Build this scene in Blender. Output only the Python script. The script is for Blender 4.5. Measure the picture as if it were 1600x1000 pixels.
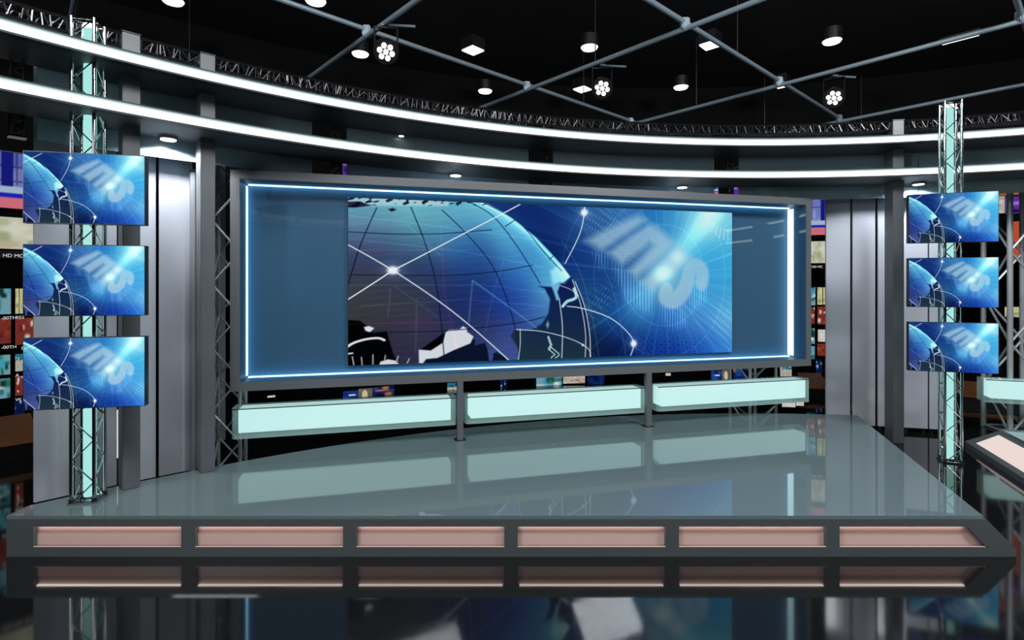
import bpy, math, random
import numpy as np
from mathutils import Vector, Matrix

for o in list(bpy.data.objects):
    bpy.data.objects.remove(o, do_unlink=True)
SC = bpy.context.scene
COL = SC.collection
R = math.radians

# ------------------------------------------------------------------ camera
F = 850.0            # focal length in pixels of a 1600 wide frame
HOR = 448.0          # row of the horizon
EYE = 1.6
cam = bpy.data.cameras.new('camera')
cam.sensor_width = 36.0
cam.lens = F / 1600.0 * 36.0
cam.shift_y = -(500.0 - HOR) / 1600.0
cam.clip_start = 0.05
cam_o = bpy.data.objects.new('camera', cam)
COL.objects.link(cam_o)
cam_o.location = (0, 0, EYE)
cam_o.rotation_euler = (R(90), 0, 0)
SC.camera = cam_o

# ------------------------------------------------------------------ world, exposure, added fill lamps
SC.view_settings.view_transform = 'Standard'
SC.view_settings.look = 'None'
SC.view_settings.gamma = 1.0
SC.view_settings.use_curve_mapping = False
SC.view_settings.exposure = 0.0
w = bpy.data.worlds.new('studio_dark')
SC.world = w
w.use_nodes = True
w.node_tree.nodes['Background'].inputs[0].default_value = (0.9, 0.95, 1.0, 1)
w.node_tree.nodes['Background'].inputs[1].default_value = 0.012


def area_lamp(name, loc, aim, size, power, color=(1, 1, 1), size_y=None):
    l = bpy.data.lights.new(name, 'AREA')
    l.energy = power
    l.color = color
    l.shape = 'RECTANGLE'
    l.size = size
    l.size_y = size_y or size
    o = bpy.data.objects.new(name, l)
    COL.objects.link(o)
    o.location = loc
    d = Vector(aim) - Vector(loc)
    o.rotation_euler = d.to_track_quat('-Z', 'Y').to_euler()
    return o


for lx_, ly_, pw_, az_ in ((-2.2, 0.7, 120, 0.6), (0.8, 0.7, 120, 0.6), (4.2, 1.2, 230, 1.5)):  # unseen area lamps added above the frame to brighten stage and walls
    area_lamp('unseen_fill', (lx_, ly_, 4.6), (lx_ * 0.95 + 0.2, 4.9, az_), 1.3, pw_, (0.95, 0.98, 1.0), 0.8)
area_lamp('unseen_fill', (-4.8, -2.4, 3.3), (1.5, 6.0, 2.6), 1.2, 80, (0.95, 0.98, 1.0), 1.0)  # unseen side lamp added to lift the fascia and panels

# the circle the whole set is built on
CX, CY = 2.48, -1.50
RB = 6.95            # radius of the light bands

# ------------------------------------------------------------------ materials


def srgb(*c):
    out = []
    for v in c:
        v = v / 255.0
        out.append(v / 12.92 if v <= 0.04045 else ((v + 0.055) / 1.055) ** 2.4)
    return tuple(out) + (1.0,)


def new_mat(name):
    m = bpy.data.materials.new(name)
    m.use_nodes = True
    return m, m.node_tree.nodes, m.node_tree.links


def pbr(name, col, rough=0.5, metal=0.0, ior=1.5, noise=0.0, nscale=30.0, spec=0.5, coat=0.0):
    m, n, l = new_mat(name)
    b = n['Principled BSDF']
    b.inputs['Base Color'].default_value = col
    b.inputs['Roughness'].default_value = rough
    b.inputs['Metallic'].default_value = metal
    b.inputs['IOR'].default_value = ior
    b.inputs['Specular IOR Level'].default_value = spec
    b.inputs['Coat Weight'].default_value = coat
    b.inputs['Coat Roughness'].default_value = 0.03
    if noise:
        tc = n.new('ShaderNodeTexCoord')
        t = n.new('ShaderNodeTexNoise')
        t.inputs['Scale'].default_value = nscale
        t.inputs['Detail'].default_value = 4
        l.new(tc.outputs['Object'], t.inputs['Vector'])
        mr = n.new('ShaderNodeMapRange')
        mr.inputs['To Min'].default_value = max(0.0, rough - noise)
        mr.inputs['To Max'].default_value = rough + noise
        l.new(t.outputs['Fac'], mr.inputs['Value'])
        l.new(mr.outputs['Result'], b.inputs['Roughness'])
    return m


def emit(name, col, strength):
    m, n, l = new_mat(name)
    n.remove(n['Principled BSDF'])
    e = n.new('ShaderNodeEmission')
    e.inputs[0].default_value = col
    e.inputs[1].default_value = strength
    l.new(e.outputs[0], n['Material Output'].inputs[0])
    return m


def picture(name, strength, gloss=0.0):
    """a lit screen that shows the picture stored on its mesh"""
    m, n, l = new_mat(name)
    n.remove(n['Principled BSDF'])
    a = n.new('ShaderNodeAttribute')
    a.attribute_name = 'picture'
    e = n.new('ShaderNodeEmission')
    e.inputs[1].default_value = strength
    l.new(a.outputs['Color'], e.inputs[0])
    if gloss:
        g = n.new('ShaderNodeBsdfGlossy')
        g.inputs['Roughness'].default_value = 0.03
        mx = n.new('ShaderNodeMixShader')
        mx.inputs[0].default_value = gloss
        l.new(e.outputs[0], mx.inputs[1])
        l.new(g.outputs[0], mx.inputs[2])
        l.new(mx.outputs[0], n['Material Output'].inputs[0])
    else:
        l.new(e.outputs[0], n['Material Output'].inputs[0])
    return m


def clear_pane(name, tint, refl_ior=1.5, body=None, body_fac=0.0):
    """thin glass: see-through, mirror by Fresnel, optionally with a smoky body"""
    m, n, l = new_mat(name)
    n.remove(n['Principled BSDF'])
    tr = n.new('ShaderNodeBsdfTransparent')
    tr.inputs[0].default_value = tint
    gl = n.new('ShaderNodeBsdfGlossy')
    gl.inputs['Roughness'].default_value = 0.015
    fr = n.new('ShaderNodeFresnel')
    # both faces of the thin pane mirror like air to glass
    ge = n.new('ShaderNodeNewGeometry')
    mr = n.new('ShaderNodeMapRange')
    mr.inputs['To Min'].default_value = refl_ior
    mr.inputs['To Max'].default_value = 1.0 / refl_ior
    l.new(ge.outputs['Backfacing'], mr.inputs['Value'])
    l.new(mr.outputs['Result'], fr.inputs['IOR'])
    first = tr.outputs[0]
    if body:
        d = n.new('ShaderNodeBsdfDiffuse')
        d.inputs[0].default_value = body
        m1 = n.new('ShaderNodeMixShader')
        m1.inputs[0].default_value = body_fac
        l.new(tr.outputs[0], m1.inputs[1])
        l.new(d.outputs[0], m1.inputs[2])
        first = m1.outputs[0]
    mx = n.new('ShaderNodeMixShader')
    l.new(fr.outputs[0], mx.inputs[0])
    l.new(first, mx.inputs[1])
    l.new(gl.outputs[0], mx.inputs[2])
    l.new(mx.outputs[0], n['Material Output'].inputs[0])
    return m


M = dict(
    floor=pbr('black_gloss_floor', srgb(20, 21, 22), 0.06, noise=0.02, nscale=6),
    ceiling=pbr('black_ceiling', srgb(34, 34, 36), 0.7),
    dark=pbr('black_wall', srgb(8, 8, 8), 0.8, spec=0.1),
    stage_top=pbr('grey_gloss_stage', srgb(102, 118, 121), 0.035, ior=1.62, noise=0.01, nscale=8),
    stage_skirt=pbr('dark_grey_skirt', srgb(76, 82, 84), 0.45, noise=0.05, nscale=20),
    pink=pbr('pink_panel', srgb(206, 174, 167), 0.35),
    pink_led=emit('pink_led', srgb(255, 236, 228), 5.5),
    column=pbr('grey_column', srgb(92, 96, 101), 0.35, noise=0.05, nscale=12),
    post=pbr('brushed_post', srgb(150, 153, 158), 0.3, metal=0.3),
    panel=pbr('grey_gloss_panel', srgb(168, 172, 182), 0.08, ior=1.5, noise=0.02, nscale=5),
    soffit=pbr('dark_soffit', srgb(62, 66, 70), 0.5),
    rim=pbr('dark_rim', srgb(26, 34, 38), 0.5),
    band=emit('white_band', srgb(244, 255, 255), 2.2),
    band2=emit('band_fade', srgb(222, 240, 240), 1.0),  # this and the next: fade of the band painted as weaker emission
    band3=emit('band_fade_top', srgb(170, 202, 202), 1.0),
    fascia=clear_pane('smoked_fascia', (0.34, 0.42, 0.46, 1), 1.55, srgb(190, 218, 230), 0.6),
    chrome=pbr('chrome', srgb(200, 202, 205), 0.12, metal=1.0, noise=0.06, nscale=40),
    dchrome=pbr('dark_chrome', srgb(84, 84, 86), 0.35, metal=1.0, noise=0.1, nscale=60),
    steel=pbr('truss_steel', srgb(168, 172, 176), 0.3, metal=0.25, noise=0.05, nscale=40),
    pipe=pbr('grid_pipe', srgb(134, 150, 160), 0.35, metal=0.3, noise=0.08, nscale=20),
    tube=emit('cyan_tube', srgb(168, 232, 224), 1.0),
    box_core=emit('light_box_core', srgb(208, 248, 245), 1.12),
    box_shell=clear_pane('frosted_shell', (0.93, 0.97, 0.97, 1), 1.3, srgb(190, 222, 218), 0.27),
    frame=pbr('display_frame', srgb(94, 97, 100), 0.4, noise=0.05, nscale=15),
    backpanel=pbr('blue_back_panel', srgb(66, 102, 130), 0.5, spec=0.2),
    led_blue=emit('blue_led', srgb(150, 208, 242), 5.0),
    led_white=emit('white_led', srgb(205, 240, 255), 2.5),
    glass=clear_pane('display_glass', (0.93, 0.96, 0.97, 1), 1.5),
    pic_main=picture('main_picture', 1.0),
    pic_mon=picture('monitor_picture', 1.0),
    pic_back=picture('backdrop_picture', 0.75),
    bezel=pbr('monitor_bezel', srgb(34, 38, 44), 0.3),
    black=pbr('black_metal', srgb(24, 24, 26), 0.35),
    lamp=emit('lamp_white', srgb(255, 253, 248), 2.0),
    lamp_soft=emit('lamp_soft', srgb(255, 252, 244), 3.0),
    brown=pbr('brown_desk', srgb(150, 96, 58), 0.5),
    white=emit('caption_white', srgb(235, 235, 230), 0.8),
    chand=pbr('white_gypsum', srgb(225, 225, 225), 0.5),
)

# ------------------------------------------------------------------ mesh helpers


class MB:
    def __init__(self):
        self.v, self.f = [], []

    def poly(self, pts, faces):
        b = len(self.v)
        self.v += [tuple(p) for p in pts]
        self.f += [tuple(b + i for i in f) for f in faces]
        return self

    def box(self, x0, x1, y0, y1, z0, z1):
        p = [(x0, y0, z0), (x1, y0, z0), (x1, y1, z0), (x0, y1, z0), (x0, y0, z1), (x1, y0, z1), (x1, y1, z1), (x0, y1, z1)]
        return self.poly(p, [(0, 3, 2, 1), (4, 5, 6, 7), (0, 1, 5, 4), (1, 2, 6, 5), (2, 3, 7, 6), (3, 0, 4, 7)])

    def tube(self, a, b, r, n=10, cap=True, r2=None):
        a, b = Vector(a), Vector(b)
        d = (b - a).normalized()
        u = d.orthogonal().normalized()
        v = d.cross(u)
        r2 = r if r2 is None else r2
        pts = []
        for c, rr in ((a, r), (b, r2)):
            for i in range(n):
                t = 2 * math.pi * i / n
                pts.append(c + (u * math.cos(t) + v * math.sin(t)) * rr)
        fs = [(i, (i + 1) % n, n + (i + 1) % n, n + i) for i in range(n)]
        if cap:
            fs += [tuple(range(n - 1, -1, -1)), tuple(range(n, 2 * n))]
        return self.poly(pts, fs)

    def prism(self, outline, z0, z1):
        n = len(outline)
        pts = [(x, y, z0) for x, y in outline] + [(x, y, z1) for x, y in outline]
        fs = [(i, (i + 1) % n, n + (i + 1) % n, n + i) for i in range(n)]
        fs += [tuple(range(n - 1, -1, -1)), tuple(range(n, 2 * n))]
        return self.poly(pts, fs)

    def sweep(self, prof, a0, a1, n, closed_profile=True):
        """prof: list of (radius, z) swept round the z axis from angle a0 to a1 (deg, 0 = +y, clockwise)"""
        k = len(prof)
        pts = []
        for i in range(n + 1):
            t = R(a0 + (a1 - a0) * i / n)
            for r, z in prof:
                pts.append((r * math.sin(t), r * math.cos(t), z))
        fs = []
        for i in range(n):
            for j in range(k if closed_profile else k - 1):
                p, q = i * k + j, i * k + (j + 1) % k
                fs.append((p, q, q + k, p + k))
        if closed_profile and abs(a1 - a0) < 359.9:
            fs.append(tuple(range(k - 1, -1, -1)))
            fs.append(tuple(n * k + j for j in range(k)))
        return self.poly(pts, fs)

    def build(self, name, mat, parent=None, bevel=0.0, smooth=False, label=None):
        me = bpy.data.meshes.new(name)
        me.from_pydata(self.v, [], self.f)
        me.validate()
        import bmesh
        bm = bmesh.new()
        bm.from_mesh(me)
        bmesh.ops.recalc_face_normals(bm, faces=bm.faces)
        if bevel:
            bmesh.ops.bevel(bm, geom=bm.edges, offset=bevel, segments=2, affect='EDGES', clamp_overlap=True)
        bm.to_mesh(me)
        bm.free()
        me.materials.append(mat)
        if smooth:
            for p in me.polygons:
                p.use_smooth = True
            me.set_sharp_from_angle(angle=R(40))
        o = bpy.data.objects.new(name, me)
        COL.objects.link(o)
        if parent:
            o.parent = parent
        if label:
            o['label'] = label
        return o


def tag(o, label, cat, group=None):
    o['label'] = label
    o['category'] = cat
    o['kind'] = 'thing'
    if group:
        o['group'] = group
    return o


def thing(name, label, cat, loc=(0, 0, 0), rz=0.0, group=None):
    o = bpy.data.objects.new(name, None)
    o.empty_display_size = 0.1
    COL.objects.link(o)
    o.location = loc
    o.rotation_euler = (0, 0, rz)
    return tag(o, label, cat, group)


def struct(name, mb, mat):
    o = mb.build(name, mat)
    o['kind'] = 'structure'
    return o


def dup(root, loc=None, rz=None, label=None):
    r = root.copy()
    COL.objects.link(r)
    if loc is not None:
        r.location = loc
    if rz is not None:
        r.rotation_euler = (0, 0, rz)
    if label:
        r['label'] = label
    for ch in root.children:
        c = ch.copy()
        COL.objects.link(c)
        c.parent = r
        for g in ch.children:
            d = g.copy()
            COL.objects.link(d)
            d.parent = c
    return r


# photo column on a circle of radius r round the set centre -> angle (deg) and depth
def on_circle(px, r):
    s = (px - 800.0) / F
    a = 1 + s * s
    b = -2 * (s * CX + CY)
    c = CX * CX + CY * CY - r * r
    y = (-b + math.sqrt(b * b - 4 * a * c)) / (2 * a)
    x = s * y
    return math.degrees(math.atan2(x - CX, y - CY)), x, y


def polar(ang, r):
    return CX + r * math.sin(R(ang)), CY + r * math.cos(R(ang))


def zat(py, depth):
    return EYE + (HOR - py) * depth / F


# a vertical plane frame: origin (ox, oy), rotation rz; photo point -> local x, z on the plane local y = yl
def on_plane(px, py, ox, oy, rz, yl=0.0):
    s = (px - 800.0) / F
    tx, ty = math.cos(rz), math.sin(rz)
    nx, ny = -ty, tx
    # s*y = ox + lx*tx + yl*nx ; y = oy + lx*ty + yl*ny
    lx = (s * (oy + yl * ny) - ox - yl * nx) / (tx - s * ty)
    y = oy + lx * ty + yl * ny
    return lx, zat(py, y)


# ------------------------------------------------------------------ the room
struct('floor', MB().box(-14, 18, -12, 16, -0.1, 0.0), M['floor'])
struct('ceiling', MB().box(-14, 18, -12, 16, 4.9, 5.0), M['ceiling'])
wb = MB().sweep([(10.56, -0.0), (10.56, 4.9), (10.8, 4.9), (10.8, -0.0)], -100, 100, 100)
o = struct('wall_back', wb, M['dark'])
o.location = (CX, CY, 0)
struct('wall_left', MB().box(-14, -13.8, -12, 16, 0, 4.9), M['dark'])
struct('wall_right', MB().box(17.8, 18, -12, 16, 0, 4.9), M['dark'])
struct('wall_front', MB().box(-14, 18, -12, -11.8, 0, 4.9), M['dark'])

# ------------------------------------------------------------------ main stage
SH = 0.243
Y0 = EYE * F / (870 - HOR)
xl, xr_top = (10 - 800) / F * Y0, (1536 - 800) / F * Y0
xr_bot = (1588 - 800) / F * Y0
RS = 7.33
a_l = math.degrees(math.asin(max(-1, (xl - CX) / RS)))
# left end of the arc where it meets the front line
arc = []
# right side runs towards the vanishing column 1088
side = Vector((288 / F, 1.0))
p = Vector((xr_top, Y0))
q = p.copy()
while (q.x - CX) ** 2 + (q.y - CY) ** 2 < RS ** 2:
    q += -Vector((-side.x, -side.y)) * 0.01
a_r = math.degrees(math.atan2(q.x - CX, q.y - CY))
ya = CY + math.sqrt(RS ** 2 - (xl - CX) ** 2)
a_l = math.degrees(math.atan2(xl - CX, ya - CY))
for i in range(61):
    arc.append(polar(a_l + (a_r - a_l) * i / 60, RS))
top_outline = [(xl, Y0), (xr_top, Y0), (q.x, q.y)] + arc[::-1][1:]
stage = thing('stage', 'large grey glossy stage platform in front of the wide blue display', 'stage', (0, Y0, 0))
loc = lambda pts: [(x, y - Y0) for x, y in pts]
MB().prism(loc(top_outline), SH - 0.02, SH).build('top', M['stage_top'], stage)
# skirt body: front and right side lean outwards at the right end
d = xr_bot - xr_top
body = MB()
inset = 0.04
lo = [(xl, Y0 + inset), (xr_bot, Y0 + inset), (q.x + d, q.y)] + [polar(a_l + (a_r - a_l) * i / 30, RS - 0.03) for i in range(30, -1, -1)]
hi = [(xl, Y0 + inset), (xr_top, Y0 + inset), (q.x, q.y)] + [polar(a_l + (a_r - a_l) * i / 30, RS - 0.03) for i in range(30, -1, -1)]
n = len(lo)
pts = [(x, y - Y0, 0.0) for x, y in lo] + [(x, y - Y0, SH - 0.022) for x, y in hi]
body.poly(pts, [(i, (i + 1) % n, n + (i + 1) % n, n + i) for i in range(n)] + [tuple(range(n - 1, -1, -1)), tuple(range(n, 2 * n))])
body.build('body', M['stage_skirt'], stage)
# front skirt frame with six windows
zt, zb = zat(823, Y0), zat(855, Y0)
lip = zat(858, Y0)


def sx(px):
    return (px - 800) / F * Y0


wins = [(52, 283), (305, 536), (557, 788), (809, 1040), (1061, 1291), (1312, 1512)]
zz = SH - 0.02


def edge_x(z):   # right end of the front leans outwards down to the lip
    t = min(1.0, max(0.0, (SH - z) / (SH - lip)))
    return xr_top + (xr_bot - xr_top) * t


fr = MB()
# rails
for z0, z1 in ((0.0, lip), (lip, zb), (zt, zz)):
    x0, x1a, x1b = xl, edge_x(z0), edge_x(z1)
    y0, y1 = 0, inset
    fr.poly([(x0, y0, z0), (x1a, y0, z0), (x1a, y1, z0), (x0, y1, z0), (x0, y0, z1), (x1b, y0, z1), (x1b, y1, z1), (x0, y1, z1)],
            [(0, 3, 2, 1), (4, 5, 6, 7), (0, 1, 5, 4), (1, 2, 6, 5), (2, 3, 7, 6), (3, 0, 4, 7)])
edges = [10] + [v for w_ in wins for v in w_]
for i in range(0, len(edges) - 1, 2):
    fr.box(sx(edges[i]), sx(edges[i + 1]), 0, inset, zb, zt)
# last stile, slanted
xa, xb = sx(1541), sx(1512)
fr.poly([(xa, 0, zb), (edge_x(zb), 0, zb), (edge_x(zb), inset, zb), (xa, inset, zb), (xb, 0, zt), (edge_x(zt), 0, zt), (edge_x(zt), inset, zt), (xb, inset, zt)],
        [(0, 3, 2, 1), (4, 5, 6, 7), (0, 1, 5, 4), (1, 2, 6, 5), (2, 3, 7, 6), (3, 0, 4, 7)])
fr.build('skirt_frame', M['stage_skirt'], stage)
for i, (a, b) in enumerate(wins):
    xe = sx(b if i < 5 else 1545)
    pk = MB().box(sx(a) - 0.01, xe + 0.01, inset - 0.012, inset - 0.002, zb - 0.01, zt + 0.01).build('glow_panel', M['pink'], stage)
    MB().box(sx(a) + 0.01, sx(b) - 0.01, 0.008, 0.024, zt - 0.0035, zt - 0.0005).build('led_strip', M['pink_led'], pk)
    MB().box(sx(a), xe, 0.0, 0.008, zb, zb + 0.004).build('edge_trim', M['pink'], pk)

# ------------------------------------------------------------------ second stage at the right edge
P0 = Vector((4.545, 5.46))
P1d = Vector((4.14 - 4.545, 4.40 - 5.46)).normalized()
side_n = Vector((-P1d.y, P1d.x))          # points away from the main stage (to the right)
if side_n.x < 0:
    side_n = -side_n
st2 = thing('stage', 'second grey stage platform cut off by the right edge of the photo', 'stage', (P0.x, P0.y, 0))


def s2(u, v, z):     # u along the edge towards the camera, v inwards
    p_ = P1d * u + side_n * v
    return (p_.x, p_.y, z)


L2 = 3.4
b2 = MB()
b2.poly([s2(0, 0, 0), s2(L2, 0, 0), s2(L2, 3, 0), s2(0, 3, 0), s2(0, 0, .05), s2(L2, 0, .05), s2(L2, 3, .05), s2(0, 3, .05)],
        [(0, 3, 2, 1), (4, 5, 6, 7), (0, 1, 5, 4), (1, 2, 6, 5), (2, 3, 7, 6), (3, 0, 4, 7)])
b2.poly([s2(0, 0, .05), s2(L2, 0, .05), s2(L2, 3, .05), s2(0, 3, .05), s2(0.2, .2, SH - .02), s2(L2, .2, SH - .02), s2(L2, 3, SH - .02), s2(0.2, 3, SH - .02)],
        [(0, 3, 2, 1), (4, 5, 6, 7), (0, 1, 5, 4), (1, 2, 6, 5), (2, 3, 7, 6), (3, 0, 4, 7)])
b2.build('body', M['stage_skirt'], st2)
MB().poly([s2(.2, .2, SH - .02), s2(L2, .2, SH - .02), s2(L2, 3, SH - .02), s2(.2, 3, SH - .02), s2(.2, .2, SH), s2(L2, .2, SH), s2(L2, 3, SH), s2(.2, 3, SH)],
          [(0, 3, 2, 1), (4, 5, 6, 7), (0, 1, 5, 4), (1, 2, 6, 5), (2, 3, 7, 6), (3, 0, 4, 7)]).build('top', M['stage_top'], st2)
M['pink_glow'] = emit('pink_glow', srgb(246, 226, 220), 0.92)


def face2(u, h):     # on the sloped face, h 0..1 up the slope, lifted off it a little
    v = 0.2 * h
    z = .05 + (SH - .07) * h
    x, y, z = s2(u, v - 0.004, z + 0.004)
    return (x, y, z)


for k in range(3):
    u0, u1 = 0.28 + k * 1.05, 0.28 + k * 1.05 + 0.93
    t = MB()
    a, b_, c, d_ = face2(u0 - (0.1 if k == 0 else 0), 0.16), face2(u1, 0.16), face2(u1, 0.84), face2(u0, 0.84)
    off = lambda p_: (p_[0] + side_n.x * 0.01, p_[1] + side_n.y * 0.01, p_[2] - 0.01)
    t.poly([a, b_, c, d_, off(a), off(b_), off(c), off(d_)], [(0, 1, 2, 3), (7, 6, 5, 4), (0, 4, 5, 1), (1, 5, 6, 2), (2, 6, 7, 3), (3, 7, 4, 0)])
    t.build('glow_panel', M['pink_glow'], st2)

# ------------------------------------------------------------------ curved light bands with soffits
BA0, BA1 = -78, 80


def light_band(name, z, label):
    t = thing(name, label, 'light band', (CX, CY, 0))
    nseg = 150
    h = 0.070
    # bulging diffuser
    prof = [(RB + 0.02, z + 0.003), (RB, z + 0.008), (RB - 0.006, z + 0.026), (RB - 0.003, z + 0.050)]
    prof2 = [(RB - 0.003, z + 0.0502), (RB, z + 0.059)]  # upper strips paint the band's fade towards its top, no separate parts
    prof3 = [(RB, z + 0.0592), (RB + 0.006, z + 0.068)]
    MB().sweep(prof2, BA0, BA1, nseg, False).build('mid_fade', M['band2'], t, smooth=True)
    MB().sweep(prof3, BA0, BA1, nseg, False).build('top_fade', M['band3'], t, smooth=True)
    MB().sweep(prof, BA0, BA1, nseg, False).build('diffuser', M['band'], t, smooth=True)
    MB().sweep([(RB - 0.004, z - 0.008), (RB - 0.004, z + 0.004), (RB + 0.06, z + 0.004), (RB + 0.06, z - 0.008)], BA0, BA1, nseg).build('lower_rim', M['rim'], t)
    MB().sweep([(RB - 0.004, z + h - 0.003), (RB - 0.004, z + h + 0.004), (RB + 0.06, z + h + 0.004), (RB + 0.06, z + h - 0.003)], BA0, BA1, nseg).build('upper_rim', M['rim'], t)
    MB().sweep([(RB + 0.0605, z - 0.006), (RB + 0.0605, z + h + 0.01), (RB + 0.49, z + h + 0.01), (RB + 0.49, z - 0.006)], BA0, BA1, nseg).build('soffit', M['soffit'], t)
    return t


ZL, ZU = EYE + 1.09, EYE + 1.415
light_band('light_band', ZL, 'lower curved white light band sweeping round the whole set')
light_band('light_band', ZU, 'upper curved white light band just under the top truss')

# top ring truss, dark chrome


def ring_truss():
    t = thing('ring_truss', 'dark chrome lattice truss ring above the upper light band', 'truss', (CX, CY, 0))
    zs = (3.215, 3.305)
    rs = (7.26, 7.36)
    lat = MB()
    step = 0.38
    a = BA0
    for r_ in rs:
        for z_ in zs:
            prof = [(r_ + 0.012 * math.cos(k * math.pi / 3), z_ + 0.012 * math.sin(k * math.pi / 3)) for k in range(6)]
            MB().sweep(prof, BA0, BA1, 160).build('chord', M['dchrome'], t, smooth=True)

    def P(a_, r_, z_):
        return (r_ * math.sin(R(a_)), r_ * math.cos(R(a_)), z_)
    k = 0
    while a < BA1 - step:
        b = a + step
        for r_ in rs:
            z0, z1 = (zs if k % 2 == 0 else zs[::-1])
            lat.tube(P(a + random.uniform(-.15, .15), r_, z0), P(b + random.uniform(-.3, .3), r_, z1), random.uniform(.004, .008), 5, False)
            lat.tube(P(a + random.uniform(-.1, .1), r_ + random.uniform(-.02, .02), zs[0]), P(a + random.uniform(-.2, .2), r_, zs[1]), 0.005, 5, False)
        for z_ in zs:
            r0, r1 = (rs if k % 2 == 0 else rs[::-1])
            lat.tube(P(a, r0, z_), P(b, r1, z_), 0.007, 5, False)
        a = b
        k += 1
    lat.build('lattice', M['dchrome'], t)


ring_truss()


def box_truss(name, label, x, y, rz, z0, z1, w_, rc, rl, pitch, mat, cat='truss', group=None, n=10):
    t = thing(name, label, cat, (x, y, z0), rz, group)
    h = w_ / 2
    H = z1 - z0
    cs = [(-h, -h), (h, -h), (h, h), (-h, h)]
    for cx_, cy_ in cs:
        MB().tube((cx_, cy_, 0), (cx_, cy_, H), rc, n).build('chord', mat, t, smooth=True)
    lat = MB()
    k = max(1, int(round(H / pitch)))
    ph = H / k
    for i in range(4):
        a, b = cs[i], cs[(i + 1) % 4]
        for j in range(k):
            s, e = (a, b) if (j + i) % 2 == 0 else (b, a)
            lat.tube((s[0], s[1], j * ph), (e[0], e[1], (j + 1) * ph), rl, 6, False)
        lat.tube((a[0], a[1], 0.012), (b[0], b[1], 0.012), rl, 6, False)
        lat.tube((a[0], a[1], H - 0.012), (b[0], b[1], H - 0.012), rl, 6, False)
    lat.build('lattice', mat, t, smooth=True)
    return t


# hangers below the ring, one every 16 degrees
place = {-48.6: 'short dark chrome hanger truss at the far left beside the top left monitor',
         -32.6: 'dark chrome hanger truss above the left part of the display',
         -16.6: 'dark chrome hanger truss above the middle of the display',
         -0.6: 'dark chrome hanger truss above the right part of the display'}
for a, lb in place.items():
    x, y = polar(a, 7.51)
    t = box_truss('hanger_truss', lb, x, y, -R(a), 2.56, 3.21, 0.06, 0.008, 0.005, 0.035, M['dchrome'], group='hangers below the ring truss')
    MB().box(-.045, .045, -.045, .045, -0.012, 0.0).build('end_plate', M['chrome'], t)

# smoked glass fascia, segments between the hangers
names = ['left end of the set', 'left half of the display', 'centre of the display', 'right end of the display', 'right monitor stack', 'far right truss']
fas = [(-47.9, -34.2), (-31.9, -18.0), (-15.9, -2.0), (0.1, 14.0), (14.1, 30.0)]
lbs = ['smoked glass fascia strip above the left wall panels and columns', 'smoked glass fascia strip above the left half of the display',
       'smoked glass fascia strip above the right half of the display', 'smoked glass fascia strip above the right wall panels',
       'smoked glass fascia strip above the far right truss']
for (a0, a1), lb in zip(fas, lbs):
    o = MB().sweep([(7.475, 2.55), (7.475, 3.14), (7.487, 3.14), (7.487, 2.55)], a0, a1, 24).build('glass_fascia', M['fascia'])
    o.location = (CX, CY, 0)
    tag(o, lb, 'glass panel', 'smoked glass fascia strips')

# ------------------------------------------------------------------ wall panels
RP = 7.70


def panel(px0, px1, z0, z1, label, r=RP):
    a0, _, _ = on_circle(px0, r)
    a1, _, _ = on_circle(px1, r)
    am = (a0 + a1) / 2
    wd = 2 * r * math.sin(R(abs(a1 - a0) / 2))
    x, y = polar(am, r)
    t = thing('gloss_panel', label, 'wall panel', (x, y, z0), -R(am), 'tall grey gloss wall panels')
    MB().box(-wd / 2, wd / 2, -0.012, 0.012, 0, z1 - z0).build('sheet', M['panel'], t, bevel=0.002)
    for sgn in (-1, 1):
        xx = sgn * (wd / 2 - 0.03)
        MB().box(xx - 0.012, xx + 0.012, 0.0125, 0.05, 0.02, z1 - z0 - 0.02).build('back_rail', M['black'], t)
        MB().box(xx - 0.012, xx + 0.012, 0.0125, 0.05, -z0, 0.0195).build('foot', M['black'], t)
    return t


left_p = [(52, 114, 'grey gloss wall panel at the far left behind the monitors'),
          (117, 182, 'grey gloss wall panel directly behind the left lighting tower'),
          (187, 243, 'grey gloss wall panel behind the left grey column nearest the monitors'),
          (248, 300, 'grey gloss wall panel between the two left grey columns'),
          (312, 352, 'narrow grey wall panel between second left column and display')]
for a, b, lb in left_p:
    panel(a, b, 0.15, 3.16, lb, 7.68 if a != 312 else 8.45)
right_p = [(1290, 1328, 'grey gloss wall panel first to the right of the display'),
           (1331.5, 1367, 'grey gloss wall panel second to the right of the display'),
           (1371, 1410, 'grey gloss wall panel partly hidden by the right grey column'),
           (1411.5, 1449, 'grey gloss wall panel just right of the right grey column'),
           (1451.5, 1474, 'narrow grey wall panel behind the right lighting tower')]
for a, b, lb in right_p:
    panel(a, b, 0.05, 3.16, lb, 7.72)

# reflective upright between the left columns
a, x, y = on_circle(301, 7.62)
t = thing('upright_post', 'pale brushed metal upright beside the second left column', 'post', (x, y, 0), -R(a))
MB().box(-0.018, 0.018, -0.018, 0.018, 0, 2.5).build('shaft', M['post'], t, bevel=0.006)
MB().box(-0.022, 0.022, -0.022, 0.022, 2.5005, 2.52).build('cap', M['column'], t)

# ------------------------------------------------------------------ grey columns


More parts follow.
